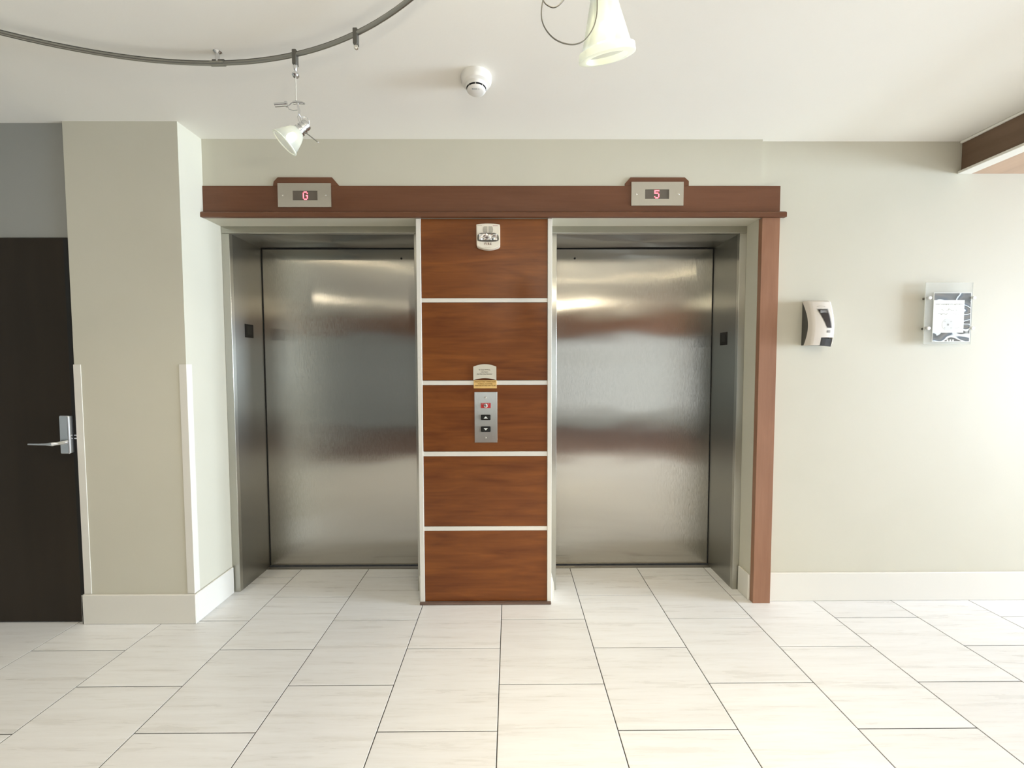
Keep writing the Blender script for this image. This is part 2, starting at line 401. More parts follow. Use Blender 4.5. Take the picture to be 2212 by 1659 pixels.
# pier right baseboard: chipped and bulging away from the wall
bm = bmesh.new()
pts = [(0.0, 0.012), (0.03, 0.016), (0.06, 0.013), (0.085, 0.017), (0.12, 0.013), (0.15, 0.004)]
rows = []
for z, d in pts:
    rows.append([bm.verts.new((PX1, 2.338, z)), bm.verts.new((PX1 + d + 0.004, 2.338 + 0.002, z)), bm.verts.new((PX1 + d + 0.002, 2.462, z)), bm.verts.new((PX1, 2.462, z))])
for i in range(len(rows) - 1):
    for k in range(4): bm.faces.new((rows[i][k], rows[i][(k + 1) % 4], rows[i + 1][(k + 1) % 4], rows[i + 1][k]))
bm.faces.new(rows[0][::-1]); bm.faces.new(rows[-1])
struct(new_obj('baseboard_pier_right', bm, M_white))

# corner guards on the column
def guard(x, y, sx, sy, z0, z1, label):
    w, t = 0.036, 0.003
    bm = bmesh.new()
    if sx > 0:   # right-hand corner: front leaf towards -x, side leaf on the +x face
        add_box(bm, x - w, x + t, y - t, y, z0, z1, 0.0008); add_box(bm, x, x + t, y, y + w, z0, z1, 0.0008)
    else:
        add_box(bm, x - t, x + w, y - t, y, z0, z1, 0.0008); add_box(bm, x - t, x, y, y + 0.014, z0, z1, 0.0008)
    o = new_obj('corner_guard', bm, M_trim)
    return tag(o, label, 'corner guard', 'corner guards on the column')
guard(CX, 2.170, 1, 1, 0.162, 1.393, 'cream plastic corner guard on the column edge facing the left elevator')
guard(-2.285, 2.170, -1, 1, 0.162, 1.393, 'cream plastic corner guard on the column edge beside the dark brown door')

# ceiling beam on the right: wood side, white edge strip, wood underside
bm = bmesh.new(); add_box(bm, 2.62, XR, YF, WY, 2.470, CEIL)
beam = struct(new_obj('trim_1', bm, M_ceil))
box('side_panel', 2.543, 2.562, YF + 0.1, WY - 0.002, 2.472, CEIL - 0.004, M_beam, beam)
bm = bmesh.new(); add_box(bm, 2.520, 2.604, YF + 0.1, WY - 0.001, 2.455, 2.470, 0.002); 
box('edge_strip', 2.523, 2.602, YF + 0.1, WY - 0.001, 2.456, 2.470, M_trim, beam, 0.002)
bm.free()
box('soffit_panel', 2.604, XR - 0.02, YF + 0.1, WY - 0.001, 2.458, 2.470, M_beam_under, beam)
box('cove_strip', 2.528, 2.543, YF + 0.1, WY - 0.002, CEIL - 0.013, CEIL - 0.001, M_ceil, beam, 0.003)

# ------------------------------------------------------------------ dark brown door on the left
door = struct(box('door_1', -3.30, -2.290, 2.176, 2.186, 0.004, 2.052, M_brown_door, bev=0.003))
door['label'] = 'dark brown flush door at the left edge of the picture'
box('edge_stile', -2.315, -2.291, 2.1735, 2.176, 0.004, 2.046, M_gap, door, 0.001).name = 'door_edge'
lp = box('lock_plate', -2.354, -2.304, 2.145, 2.176, 0.925, 1.127, M_chrome, door, 0.006, 3)
lev = bmesh.new()
add_tube(lev, [(-2.325, 2.145, 0.987), (-2.325, 2.105, 0.987), (-2.335, 2.095, 0.987), (-2.36, 2.092, 0.987), (-2.40, 2.093, 0.986), (-2.455, 2.095, 0.987)], [0.010, 0.010, 0.011, 0.010, 0.008, 0.007], 12)
for v in lev.verts:
    if v.co.x < -2.335: v.co.z = 0.987 + (v.co.z - 0.987) * 0.75
new_obj('lever', lev, M_chrome, door, True)
lt = bmesh.new()
add_box(lt, -2.300, -2.288, 2.166, 2.174, 1.017, 1.023, 0.001); add_box(lt, -2.300, -2.288, 2.166, 2.174, 1.000, 1.006, 0.001)
new_obj('latch', lt, M_chrome, door)

# ------------------------------------------------------------------ elevator entrances
FY, DY = 2.470, 2.785
def entrance(x0, x1, wl, wr, hole_x, label):
    """x0..x1 clear opening, wl / wr the wall faces beside the steel frame."""
    e = empty('elevator_entrance', ((x0 + x1) / 2, FY, 0), label, 'elevator', 'pair of elevator entrances')
    HZ = 2.165
    box('side_frame', wl + 0.0005, x0, FY, FY + 0.03, 0, HZ, M_frame, e, 0.0015)
    box('side_frame', x1, wr - 0.0005, FY, FY + 0.03, 0, HZ, M_frame, e, 0.0015)
    box('head_frame', wl + 0.0005, wr - 0.0005, FY - 0.004, FY + 0.03, HZ, LZ, M_frame, e, 0.0015)
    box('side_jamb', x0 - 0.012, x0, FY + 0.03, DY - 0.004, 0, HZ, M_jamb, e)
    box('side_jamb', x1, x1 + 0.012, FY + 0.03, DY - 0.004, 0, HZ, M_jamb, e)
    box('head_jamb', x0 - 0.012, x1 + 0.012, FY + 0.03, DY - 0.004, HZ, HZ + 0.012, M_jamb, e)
    d = box('door_panel', x0 - 0.02, x1 + 0.02, DY, DY + 0.03, 0.012, HZ + 0.02, M_door, e)
    lathe('key_hole', [(0.0065, 0), (0.0065, 0.004)], (hole_x, DY - 0.0035, 2.098), (0, 1, 0), M_gap, d, 14)
    # shadow gaps round the panel
    g = bmesh.new()
    add_box(g, x0 - 0.012, x1 + 0.012, DY - 0.004, DY - 0.0005, HZ - 0.006, HZ + 0.01)
    add_box(g, x0 - 0.004, x0 + 0.005, DY - 0.0035, DY - 0.0005, 0.012, HZ - 0.006); add_box(g, x1 - 0.005, x1 + 0.004, DY - 0.0035, DY - 0.0005, 0.012, HZ - 0.006)
    new_obj('running_gap', g, M_gap, e)
    s = bmesh.new(); add_box(s, x0 - 0.01, x1 + 0.01, SILL_Y, SILL_Y + 0.026, -0.002, 0.003, 0.0008); add_box(s, x0 - 0.01, x1 + 0.01, SILL_Y + 0.026, DY - 0.001, -0.002, -0.0005); 
    new_obj('sill', s, M_sill, e)
    return e
entrance(-1.655, -0.566, CX, PX0, -0.723, 'brushed steel elevator doorway on the left, beside the painted column')
entrance(0.280, 1.368, PX1, RX, 0.436, 'brushed steel elevator doorway on the right, door crossed by bright streaks')
def jamb_sign(x, s, y0, y1, z0, z1, label):
    t = empty('jamb_sign', (x, (y0 + y1) / 2, z0), label, 'sign', 'black signs on the elevator jambs')
    box('backing', min(x, x + s * 0.003), max(x, x + s * 0.003), y0, y1, z0, z1, M_black, t, 0.0008)
    m = (y0 + y1) / 2
    bm = bmesh.new(); add_box(bm, min(x + s * 0.003, x + s * 0.0042), max(x + s * 0.003, x + s * 0.0042), m - 0.022, m + 0.022, z0 + 0.02, z1 - 0.012, 0.0004)
    new_obj('raised_square', bm, M_darkgrey2, t)
M_darkgrey2 = mat('charcoal_plastic', (0.018, 0.018, 0.015), 0.45, Specular_IOR_Level=0.3)
jamb_sign(-1.655, 1, 2.588, 2.671, 1.563, 1.647, 'small square black sign on the left jamb of the left elevator')
jamb_sign(1.368, -1, 2.588, 2.674, 1.511, 1.592, 'small square black sign on the right jamb of the right elevator')

# ------------------------------------------------------------------ wooden surround
sur = empty('wooden_surround', (0, 2.33, 2.2), 'reddish brown wooden header with one post framing both elevators', 'surround')
bm = bmesh.new(); add_box(bm, -1.699, 1.510, 2.330, 2.3345, 2.206, 2.379)
prism('fascia', [(-1.699, 2.206), (1.510, 2.206), (1.510, 2.379), (-1.699, 2.379)], 2.3295, 2.3345, M_fascia, sur); bm.free()
prof = [(2.306, 2.203), (2.330, 2.203), (2.330, 2.240), (2.322, 2.238), (2.309, 2.230), (2.306, 2.224)]   # (y, z)
bm = bmesh.new()
A = [bm.verts.new((-1.699, y, z)) for y, z in prof]; B = [bm.verts.new((1.535, y, z)) for y, z in prof]
bm.faces.new(A); bm.faces.new(B[::-1])
for i in range(len(prof)): bm.faces.new((A[i], B[i], B[(i + 1) % len(prof)], A[(i + 1) % len(prof)]))
bmesh.ops.recalc_face_normals(bm, faces=bm.faces[:])
new_obj('ledge_moulding', bm, M_fascia, sur)
prism('indicator_backing', [(-1.308, 2.379), (-0.942, 2.379), (-0.982, 2.425), (-1.281, 2.425), (-1.304, 2.402)], 2.3275, 2.3340, M_fascia, sur)
prism('indicator_backing', [(0.642, 2.379), (0.997, 2.379), (0.997, 2.405), (0.974, 2.425), (0.672, 2.425), (0.642, 2.392)], 2.3275, 2.3340, M_fascia, sur)
box('post', 1.4085, 1.508, 2.322, 2.3545, 0.0, 2.2025, M_post, sur, 0.001)

# ------------------------------------------------------------------ pier cladding
pier = empty('pier_cladding', (-0.143, 2.345, 0), 'cherry wood panelled pier with white strips between the two elevators', 'panelling')
zs = [0.012, 0.431, 0.455, 0.865, 0.891, 1.273, 1.298, 1.739, 1.762, 2.203]
for i in range(5):
    box('panel', -0.4955, 0.2125, 2.336, 2.3445, zs[2 * i] + 0.0015, zs[2 * i + 1] - 0.0015, M_panel, pier, 0.0012)
for i in range(4):
    box('white_strip', -0.4965, 0.2135, 2.334, 2.3445, zs[2 * i + 1], zs[2 * i + 2], M_trim, pier, 0.001)
box('side_strip', -0.5225, -0.4968, 2.331, 2.3445, 0.012, 2.2025, M_trim, pier, 0.0012)
box('side_strip', 0.2138, 0.2375, 2.331, 2.3445, 0.012, 2.2025, M_trim, pier, 0.0012)
bm = bmesh.new(); add_box(bm, -0.524, 0.236, 2.316, 2.336, 0.0, 0.014, 0.004, 2)
new_obj('plinth', bm, M_plinth, pier)

# ------------------------------------------------------------------ floor indicators
DOTS = {'G': ["01110", "10001", "10000", "10011", "10001", "10001", "01110"],
        '5': ["11111", "10000", "11110", "00001", "00001", "10001", "01110"]}
def indicator(x0, x1, z0, z1, wx0, wx1, wz0, wz1, ch, cx, y, label):
    t = empty('floor_indicator', ((x0 + x1) / 2, y, z0), label, 'display', 'floor indicators over the elevators')
    bm = bmesh.new(); yf = y - 0.004
    add_box(bm, x0, wx0, yf, y, z0, z1); add_box(bm, wx1, x1, yf, y, z0, z1)
    add_box(bm, wx0, wx1, yf, y, z0, wz0); add_box(bm, wx0, wx1, yf, y, wz1, z1)
    new_obj('face_plate', bm, M_plate, t)
    w = box('display_window', wx0, wx1, y - 0.0012, y, wz0, wz1, M_led_window, t)
    p = (wz1 - wz0) * 0.125; cz = (wz0 + wz1) / 2
    d = bmesh.new(); c = bmesh.new()
    for r, row in enumerate(DOTS[ch]):
        for k, b in enumerate(row):
            if b == '1':
                X, Z = cx + (k - 2) * p * 0.84, cz - (r - 3) * p
                add_box(d, X - p * .50, X + p * .50, y - 0.0016, y - 0.0012, Z - p * .52, Z + p * .52)
                add_box(c, X - p * .33, X + p * .33, y - 0.0021, y - 0.0016, Z - p * .33, Z + p * .33, p * .1)
    new_obj('led_digit', d, M_led, w); new_obj('led_core', c, M_led_core, w)
    for sx in (x0 + 0.028, x1 - 0.028):
        lathe('screw', [(0.0045, 0), (0.0045, 0.0008), (0.003, 0.002), (0.0005, 0.0024)], (sx, yf, (z0 + z1) / 2 - 0.002), (0, -1, 0), M_screw, t, 14)
indicator(-1.281, -0.987, 2.262, 2.392, -1.199, -1.062, 2.299, 2.351, 'G', -1.130, 2.3275, 'steel floor indicator reading G above the left elevator')
indicator(0.677, 0.967, 2.270, 2.399, 0.753, 0.887, 2.306, 2.358, '5', 0.819, 2.3275, 'steel floor indicator reading 5 above the right elevator')

# ------------------------------------------------------------------ fire strobe
fs = empty('fire_alarm_strobe', (-0.119, 2.336, 2.03), 'cream FIRE alarm with horn grille and clear strobe, high on the pier', 'alarm')
def arc(xa, xb, z, dz, n):
    return [(xa + (xb - xa) * i / n, z + dz * (1 - (2 * i / n - 1) ** 2)) for i in range(n + 1)]
out = arc(-0.183, -0.055, 2.160, 0.005, 8) + [(-0.0535, 2.155)] + [(-0.053, 2.06)] + [(-0.054, 2.048)] + arc(-0.057, -0.178, 2.040, -0.014, 10) + [(-0.1815, 2.046), (-0.1825, 2.06)]
bm = bmesh.new(); add_prism(bm, out, 2.300, 2.336)
bmesh.ops.bevel(bm, geom=[e for e in bm.edges if all(v.co.y < 2.301 for v in e.verts)], offset=0.004, segments=2, affect='EDGES')
new_obj('housing', bm, M_cream, fs)
hg = bmesh.new()
for k in range(13):
    z = 2.1475 - k * 0.0032; dz = z - 2.130; wv = math.sqrt(max(0.0285 ** 2 - dz * dz, 0))
    for s in (-1, 1):
        a, b2 = sorted((-0.119 + s * 0.0028, -0.119 + s * wv))
        if b2 - a > 0.003: add_box(hg, a, b2, 2.2992, 2.3008, z - 0.0009, z + 0.0009)
new_obj('horn_grille', hg, mat('grille_shadow', (0.36, 0.335, 0.27), 0.6), fs)
lens = [(-0.174, 2.072), (-0.160, 2.069), (-0.119, 2.066), (-0.080, 2.068), (-0.064, 2.072), (-0.061, 2.080), (-0.063, 2.096), (-0.072, 2.106), (-0.086, 2.110), (-0.152, 2.110), (-0.166, 2.107), (-0.174, 2.098), (-0.176, 2.084)]
prism('lens_rim', [((x + 0.119) * 1.045 - 0.119, (z - 2.089) * 1.10 + 2.089) for x, z in lens][::-1], 2.2978, 2.301, mat('lens_rim_grey', (0.12, 0.11, 0.09), 0.3), fs)
rf = bmesh.new()
# faceted mirror reflector behind a clear lens
random.seed(9)
gx = [-0.168 + 0.0100 * i for i in range(11)]; gz = [2.072, 2.081, 2.090, 2.099, 2.106]
vv = [[rf.verts.new((x, 2.2935 - random.random() * 0.006, z)) for x in gx] for z in gz]
for j in range(len(gz) - 1):
    for i in range(len(gx) - 1):
        rf.faces.new((vv[j][i], vv[j][i + 1], vv[j + 1][i + 1])); rf.faces.new((vv[j][i], vv[j + 1][i + 1], vv[j + 1][i]))
rv = [vv[0][::-1], [r[0] for r in vv], vv[-1], [r[-1] for r in vv][::-1]]
new_obj('strobe_reflector', rf, mat('strobe_mirror', (0.85, 0.83, 0.80), 0.12, 1.0), fs)
text('lettering', 'FIRE', 0.0165, (-0.119, 2.2995, 2.053), M_ink_red, fs, bold=0.0002, space=1.35)
mk = bmesh.new(); add_box(mk, -0.092, -0.065, 2.2992, 2.3005, 2.1505, 2.1525); 
new_obj('red_mark', mk, mat('faded_red_ink', (0.42, 0.20, 0.22), 0.6), fs)
M_faint = mat('faint_ink', (0.50, 0.46, 0.36), 0.6)
box('grey_mark', -0.178, -0.152, 2.2992, 2.3005, 2.1512, 2.1530, M_faint, fs); box('moulded_line', -0.136, -0.104, 2.2992, 2.3005, 2.0325, 2.0337, M_faint, fs)

# ------------------------------------------------------------------ evacuation sign and yellow notice
es = empty('evacuation_sign', (-0.142, 2.334, 1.30), 'small arched cream fire notice on the pier above the yellow notice', 'sign')
out = [(-0.207, 1.300)] + arc(-0.205, -0.079, 1.301, 0.011, 10) + [(-0.077, 1.300)] + [(x, z) for x, z in arc(-0.077, -0.207, 1.377, 0.014, 12)]
bm = bmesh.new(); add_prism(bm, out, 2.328, 2.3338); new_obj('plate', bm, M_sign, es)
for s, z, w in (('In Case Of Fire,', 1.3590, 0.0102), ('Use Stairs', 1.3472, 0.0100), ('Do Not Use Elevator', 1.3350, 0.0100)):
    text('lettering', s, w, (-0.143, 2.3278, z), M_ink, es)
yn = empty('yellow_notice', (-0.141, 2.334, 1.254), 'small yellow notice with brown print over the white strip', 'sign')
box('plate', -0.2055, -0.0750, 2.3295, 2.3338, 1.254, 1.2995, M_yellow, yn, 0.0006)
for s, z, w in (("FIREFIGHTERS' OPERATION", 1.2910, 0.0098), ('TO RECALL ELEVATORS', 1.2790, 0.0078), ('INSERT FIRE KEY AND TURN TO ON', 1.2690, 0.0072)):
    text('lettering', s, w, (-0.1405, 2.3293, z), M_ink_brown, yn, bold=0.0001)

# ------------------------------------------------------------------ call panel
cp = empty('call_button_panel', (-0.137, 2.336, 0.944), 'steel call button panel with key switch and two arrow buttons', 'call panel')
box('face_plate', -0.2015, -0.0725, 2.3315, 2.3355, 0.944, 1.233, M_plate, cp, 0.0002)
ks = box('key_switch_label', -0.1650, -0.1095, 2.3305, 2.3315, 1.1410, 1.1705, M_red, cp, 0.0004)
lathe('key_switch', [(0.0115, 0), (0.0115, 0.003), (0.009, 0.0045), (0.0005, 0.0046)], (-0.1375, 2.3305, 1.1555), (0, -1, 0), M_chrome, ks, 22)
box('key_slot', -0.1386, -0.1364, 2.3252, 2.3262, 1.146, 1.1575, M_gap, ks)
box('label_marks', -0.1610, -0.1490, 2.3298, 2.3306, 1.1640, 1.1655, M_paper, ks); box('label_marks', -0.1265, -0.1180, 2.3298, 2.3306, 1.1640, 1.1655, M_paper, ks)
def button(cz, up, label):
    b = bmesh.new(); add_box(b, -0.1650, -0.1110, 2.3285, 2.3315, cz - 0.0155, cz + 0.0155, 0.004, 3)
    for v in b.verts: v.co.y = min(max(v.co.y, 2.3285), 2.3315)
    o = new_obj('button', b, M_black, cp); o['label'] = label
    i = box('button_cap', -0.1590, -0.1170, 2.3272, 2.3285, cz - 0.010, cz + 0.010, M_darkgrey2, o, 0.001)
    s = 1 if up else -1
    prism('arrow', [(-0.1500, cz - s * 0.0062), (-0.1260, cz - s * 0.0062), (-0.1380, cz + s * 0.0066)][::s], 2.3264, 2.3273, M_paper, o)
button(1.0885, True, 'up arrow call button'); button(1.0210, False, 'down arrow call button')
for z in (1.2020, 0.9725): lathe('screw', [(0.0045, 0), (0.0045, 0.0008), (0.003, 0.002), (0.0005, 0.0024)], (-0.1378, 2.3315, z), (0, -1, 0), M_screw, cp, 14)

# ------------------------------------------------------------------ smoke detector
sd = empty('smoke_detector', (-0.143, 1.843, CEIL), 'round white smoke detector with dark slots on the ceiling', 'smoke detector')
C0 = (-0.143, 1.843, CEIL)
lathe('base', [(0.0665, 0.0), (0.0665, 0.010), (0.0655, 0.022), (0.060, 0.032), (0.0475, 0.037)], C0, (0, 0, -1), M_white, sd, 48, False, False)
bm = bmesh.new(); add_lathe(bm, [(0.0475, 0.036), (0.0465, 0.045), (0.0445, 0.049), (0.043, 0.0502)], C0, (0, 0, -1), 48)
new_obj('ring', bm, M_white, sd, True)
sl = bmesh.new()
for k in range(8):
    a0 = 2 * math.pi * k / 8 + 0.06; a1 = 2 * math.pi * (k + 1) / 8 - 0.06; n = 6
    R0, R1 = 0.0432, 0.0405
    top = []; bot = []
    for i in range(n + 1):
        a = a0 + (a1 - a0) * i / n
        top.append(sl.verts.new((C0[0] + R0 * math.cos(a), C0[1] + R0 * math.sin(a), CEIL - 0.0504))); bot.append(sl.verts.new((C0[0] + R1 * math.cos(a), C0[1] + R1 * math.sin(a), CEIL - 0.0556)))
    for i in range(n): sl.faces.new((top[i], top[i + 1], bot[i + 1], bot[i]))
sl2 = bmesh.ops.solidify(sl, geom=sl.faces[:], thickness=0.001)
new_obj('vent_slot', sl, M_gap, sd)
lathe('cap', [(0.0395, 0.048), (0.0405, 0.0555), (0.041, 0.058), (0.038, 0.062), (0.028, 0.0655), (0.012, 0.067), (0.0005, 0.0672)], C0, (0, 0, -1), M_white, sd, 48, True, True)
box('maker_mark', -0.160, -0.138, 1.817, 1.821, CEIL - 0.0672, CEIL - 0.0645, M_ink_grey, sd)
lathe('indicator_lamp', [(0.0018, 0), (0.0018, 0.002)], (-0.130, 1.820, CEIL - 0.0652), (0, 0, -1), M_ink_grey, sd, 10)

# ------------------------------------------------------------------ soap dispenser
dp = empty('hand_sanitizer_dispenser', (1.73, WY, 1.49), 'white curved hand sanitizer dispenser with dark back on the right wall', 'dispenser')
dx0, dx1, dz0, dz1 = 1.667, 1.789, 1.492, 1.742
bm = bmesh.new()
prof = [(1.742, 2.340), (1.735, 2.312), (1.66, 2.300), (1.58, 2.296), (1.51, 2.305), (1.497, 2.318), (1.494, 2.355), (1.742, 2.355)]
a = [bm.verts.new((dx0 + 0.003, y, z)) for z, y in prof]; b = [bm.verts.new((dx1 - 0.003, y, z)) for z, y in prof]
bm.faces.new(a); bm.faces.new(b[::-1])
for i in range(len(prof)): bm.faces.new((a[i], b[i], b[(i + 1) % len(prof)], a[(i + 1) % len(prof)]))
bmesh.ops.recalc_face_normals(bm, faces=bm.faces[:]); new_obj('back_housing', bm, M_darkgrey, dp)
def smooth(t): return t * t * (3 - 2 * t)
NZ, bm = 24, bmesh.new(); grid = []
def fy(z): t = (z - dz0) / (dz1 - dz0); return 2.300 - 0.040 * math.sin(math.pi * min(max(t * 0.74 + 0.22, 0), 1)) + (0.012 if t > 0.985 else 0)
def ry_(z): t = (z - dz0) / (dz1 - dz0); return 2.352 - 0.050 * math.sin(math.pi * min(max(0.12 + t * 0.88, 0), 1))
def ring(z, front_cut=False):
    f, r = fy(z), ry_(z); c = 0.014; pts = [(dx0, r)]
    for k in range(7):
        an = math.pi / 2 * k / 6; pts.append((dx0 + c - c * math.cos(an), f + c - c * math.sin(an)))
    for k in range(1, 6): x = dx0 + c + (dx1 - dx0 - 2 * c) * k / 6; pts.append((x, f - 0.004 * math.sin(math.pi * k / 6)))
    for k in range(7):
        an = math.pi / 2 * (1 - k / 6); pts.append((dx1 - c + c * math.cos(an), f + c - c * math.sin(an)))
    pts.append((dx1, r)); return pts
for j in range(NZ + 1):
    z = dz0 + (dz1 - dz0) * j / NZ; P = ring(z)
    grid.append([bm.verts.new((x, y, z)) for x, y in P])
np_ = len(grid[0])
for j in range(NZ):
    for k in range(np_ - 1):
        x = (grid[j][k].co.x + grid[j][k + 1].co.x) / 2; z = (grid[j][k].co.z + grid[j + 1][k].co.z) / 2
        if z < 1.531 and 1.705 < x < 1.782: continue       # opening for the push bar
        bm.faces.new((grid[j][k], grid[j][k + 1], grid[j + 1][k + 1], grid[j + 1][k]))
bm.faces.new(grid[-1])
bmesh.ops.recalc_face_normals(bm, faces=bm.faces[:])
bmesh.ops.solidify(bm, geom=bm.faces[:], thickness=0.003)
new_obj('shell', bm, M_shell, dp, True)
def on_front(pts, dy=0.0045):
    return [(x, fy(z) - dy, z) for x, z in pts]
def patch(name, quad, m, parent, dy, th=0.0015, n=6):
    # quad: bottom-left, bottom-right, top-right, top-left in (x, z); follows the front curve
    bm = bmesh.new(); L = []
    for j in range(n + 1):
        t = j / n; row = []
        for s in (0, 0.25, 0.5, 0.75, 1):
            xa = quad[0][0] * (1 - t) + quad[3][0] * t; xb = quad[1][0] * (1 - t) + quad[2][0] * t
            z = (quad[0][1] * (1 - s) + quad[1][1] * s) * (1 - t) + (quad[3][1] * (1 - s) + quad[2][1] * s) * t
            x = xa * (1 - s) + xb * s; u = (x - dx0 - 0.014) / (dx1 - dx0 - 0.028)
            row.append(bm.verts.new((x, fy(z) - 0.004 * math.sin(math.pi * min(max(u, 0), 1)) - dy, z)))
        L.append(row)
    for j in range(n):
        for k in range(4): bm.faces.new((L[j][k], L[j][k + 1], L[j + 1][k + 1], L[j + 1][k]))
    bmesh.ops.solidify(bm, geom=bm.faces[:], thickness=-th)
    return new_obj(name, bm, m, parent, False)
patch('window_surround', [(1.737, 1.584), (1.770, 1.584), (1.757, 1.693), (1.692, 1.693)], M_white, dp, 0.0002, 0.001)
patch('level_window', [(1.740, 1.587), (1.762, 1.587), (1.750, 1.689), (1.697, 1.689)], mat('smoked_level_window', (0.10, 0.088, 0.085), 0.25), dp, 0.0010)
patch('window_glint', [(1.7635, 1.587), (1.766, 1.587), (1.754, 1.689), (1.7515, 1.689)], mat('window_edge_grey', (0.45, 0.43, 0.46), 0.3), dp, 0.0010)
box('refill_cap', 1.706, 1.746, fy(1.678) - 0.0075, fy(1.678) - 0.006, 1.668, 1.683, mat('refill_grey', (0.28, 0.28, 0.28), 0.3), dp, 0.004, 2)
patch('push_bar', [(1.707, 1.490), (1.781, 1.484), (1.781, 1.526), (1.707, 1.532)], mat('push_bar_grey', (0.085, 0.08, 0.075), 0.4), dp, -0.004, 0.004)
patch('logo_mark', [(1.738, 1.559), (1.760, 1.559), (1.760, 1.573), (1.738, 1.573)], mat('embossed_grey', (0.58, 0.55, 0.50), 0.4), dp, 0.0002, 0.0006)
tube('brand_arc', [(x, fy(1.708) - 0.0048, 1.703 + 0.005 * (1 - ((x - 1.719) / 0.023) ** 2)) for x in (1.696, 1.704, 1.712, 1.719, 1.727, 1.735, 1.742)], 0.0009, mat('faint_grey_arc', (0.50, 0.47, 0.41), 0.5), dp, 6)

# ------------------------------------------------------------------ acrylic sign holder
ac = empty('acrylic_sign_holder', (2.48, WY, 1.498), 'clear acrylic sign holder with grey and blue swirled sheet, on the right wall', 'sign holder')
def pane(name, x0, x1, y0, y1, z0, z1, m, me, parent):
    bm = bmesh.new(); add_box(bm, x0, x1, y0, y1, z0, z1)
    for f in bm.faces: f.material_index = 0 if abs(f.normal.y) > 0.5 else 1
    return new_obj(name, bm, [m, me], parent)
bm = bmesh.new(); add_box(bm, 2.341, 2.608, 2.322, 2.3265, 1.498, 1.844); bm.normal_update()
for f in bm.faces: f.material_index = 0 if abs(f.normal.y) > 0.5 else 1
new_obj('acrylic_pane', bm, [M_acrylic, M_acrylic_edge], ac)
PXa, PXb, PZa, PZb = 2.385, 2.600, 1.511, 1.788
def swirl_mat():
    m = mat('swirled_print', (0.5, 0.5, 0.5), 0.8); N, L, b = nodes(m); b.inputs['Specular IOR Level'].default_value = 0.15
    g = N.new('ShaderNodeNewGeometry'); mp = N.new('ShaderNodeMapping'); mp.inputs['Rotation'].default_value = (0, R(40), 0); mp.inputs['Scale'].default_value = (1, 1, 2.6)
    L.new(g.outputs['Position'], mp.inputs['Vector'])
    n = N.new('ShaderNodeTexNoise'); n.inputs['Scale'].default_value = 5.0; n.inputs['Detail'].default_value = 0.5; n.inputs['Distortion'].default_value = 0.8; L.new(mp.outputs[0], n.inputs['Vector'])
    sn = N.new('ShaderNodeMath'); sn.operation = 'MULTIPLY'; sn.inputs[1].default_value = 4.5; L.new(n.outputs['Fac'], sn.inputs[0])
    fr = N.new('ShaderNodeMath'); fr.operation = 'FRACT'; L.new(sn.outputs[0], fr.inputs[0])
    ra = N.new('ShaderNodeValToRGB'); e = ra.color_ramp; e.interpolation = 'LINEAR'
    e.elements[0].position = 0.0; e.elements[0].color = (0.88, 0.90, 0.87, 1); e.elements[1].position = 1.0; e.elements[1].color = (0.88, 0.90, 0.87, 1)
    for p, c in ((0.13, (0.88, 0.90, 0.87, 1)), (0.18, (0.15, 0.148, 0.135, 1)), (0.60, (0.27, 0.26, 0.235, 1)), (0.94, (0.16, 0.185, 0.21, 1))):
        x = e.elements.new(p); x.color = c
    L.new(fr.outputs[0], ra.inputs['Fac'])
    n2 = N.new('ShaderNodeTexNoise'); n2.inputs['Scale'].default_value = 6; L.new(g.outputs['Position'], n2.inputs['Vector'])
    mx = N.new('ShaderNodeMixRGB'); mx.blend_type = 'MULTIPLY'; mx.inputs[2].default_value = (0.82, 0.90, 1.0, 1)
    mr = N.new('ShaderNodeMapRange'); mr.inputs[1].default_value = 0.42; mr.inputs[2].default_value = 0.58; L.new(n2.outputs['Fac'], mr.inputs[0]); L.new(mr.outputs[0], mx.inputs[0])
    L.new(ra.outputs['Color'], mx.inputs[1]); L.new(mx.outputs[0], b.inputs['Base Color'])
    return m
sh = box('printed_sheet', PXa, PXb, 2.3200, 2.3215, PZa, PZb, M_paper, ac)
box('swirl_print', PXa + 0.004, PXb - 0.004, 2.3194, 2.3200, PZa + 0.004, PZb - 0.004, swirl_mat(), sh)
card = box('white_card', PXa, 2.560, 2.3185, 2.3194, 1.563, 1.746, M_paper, ac)
def scribble(name, x0, x1, z, h, m, step=0.0045, seed=1):
    # print too small to read: a broken row of short pen strokes
    rnd = random.Random(seed); x = x0; bm = bmesh.new(); pth = []
    while x < x1:
        pth.append((x, 2.3181, z + rnd.uniform(-h, h))); x += step * rnd.uniform(0.6, 1.4)
    add_tube(bm, pth, 0.0005, 5); bmesh.ops.recalc_face_normals(bm, faces=bm.faces[:]); new_obj(name, bm, m, card)
for n_, (a_, b_) in enumerate(((2.396, 2.424), (2.428, 2.460), (2.464, 2.494), (2.498, 2.550))): scribble('heading_line', a_, b_, 1.722, 0.0035, M_ink_grey, 0.003, n_)
for n_, (a_, b_) in enumerate(((2.430, 2.448), (2.456, 2.506), (2.512, 2.526))): scribble('script_line', a_, b_, 1.692, 0.006, M_ink_pale, 0.005, n_ + 7)
for n_, (a_, b_) in enumerate(((2.412, 2.470), (2.478, 2.486), (2.500, 2.534))): scribble('script_line', a_, b_, 1.668, 0.005, M_ink_pale, 0.005, n_ + 17)
box('rule', 2.415, 2.535, 2.3181, 2.3186, 1.6485, 1.6495, M_ink_pale, card)
lathe('dial_print', [(0.034, 0), (0.034, 0.0006)], (2.471, 2.3186, 1.608), (0, -1, 0), mat('dial_grey', (0.66, 0.68, 0.66), 0.6), card, 40)
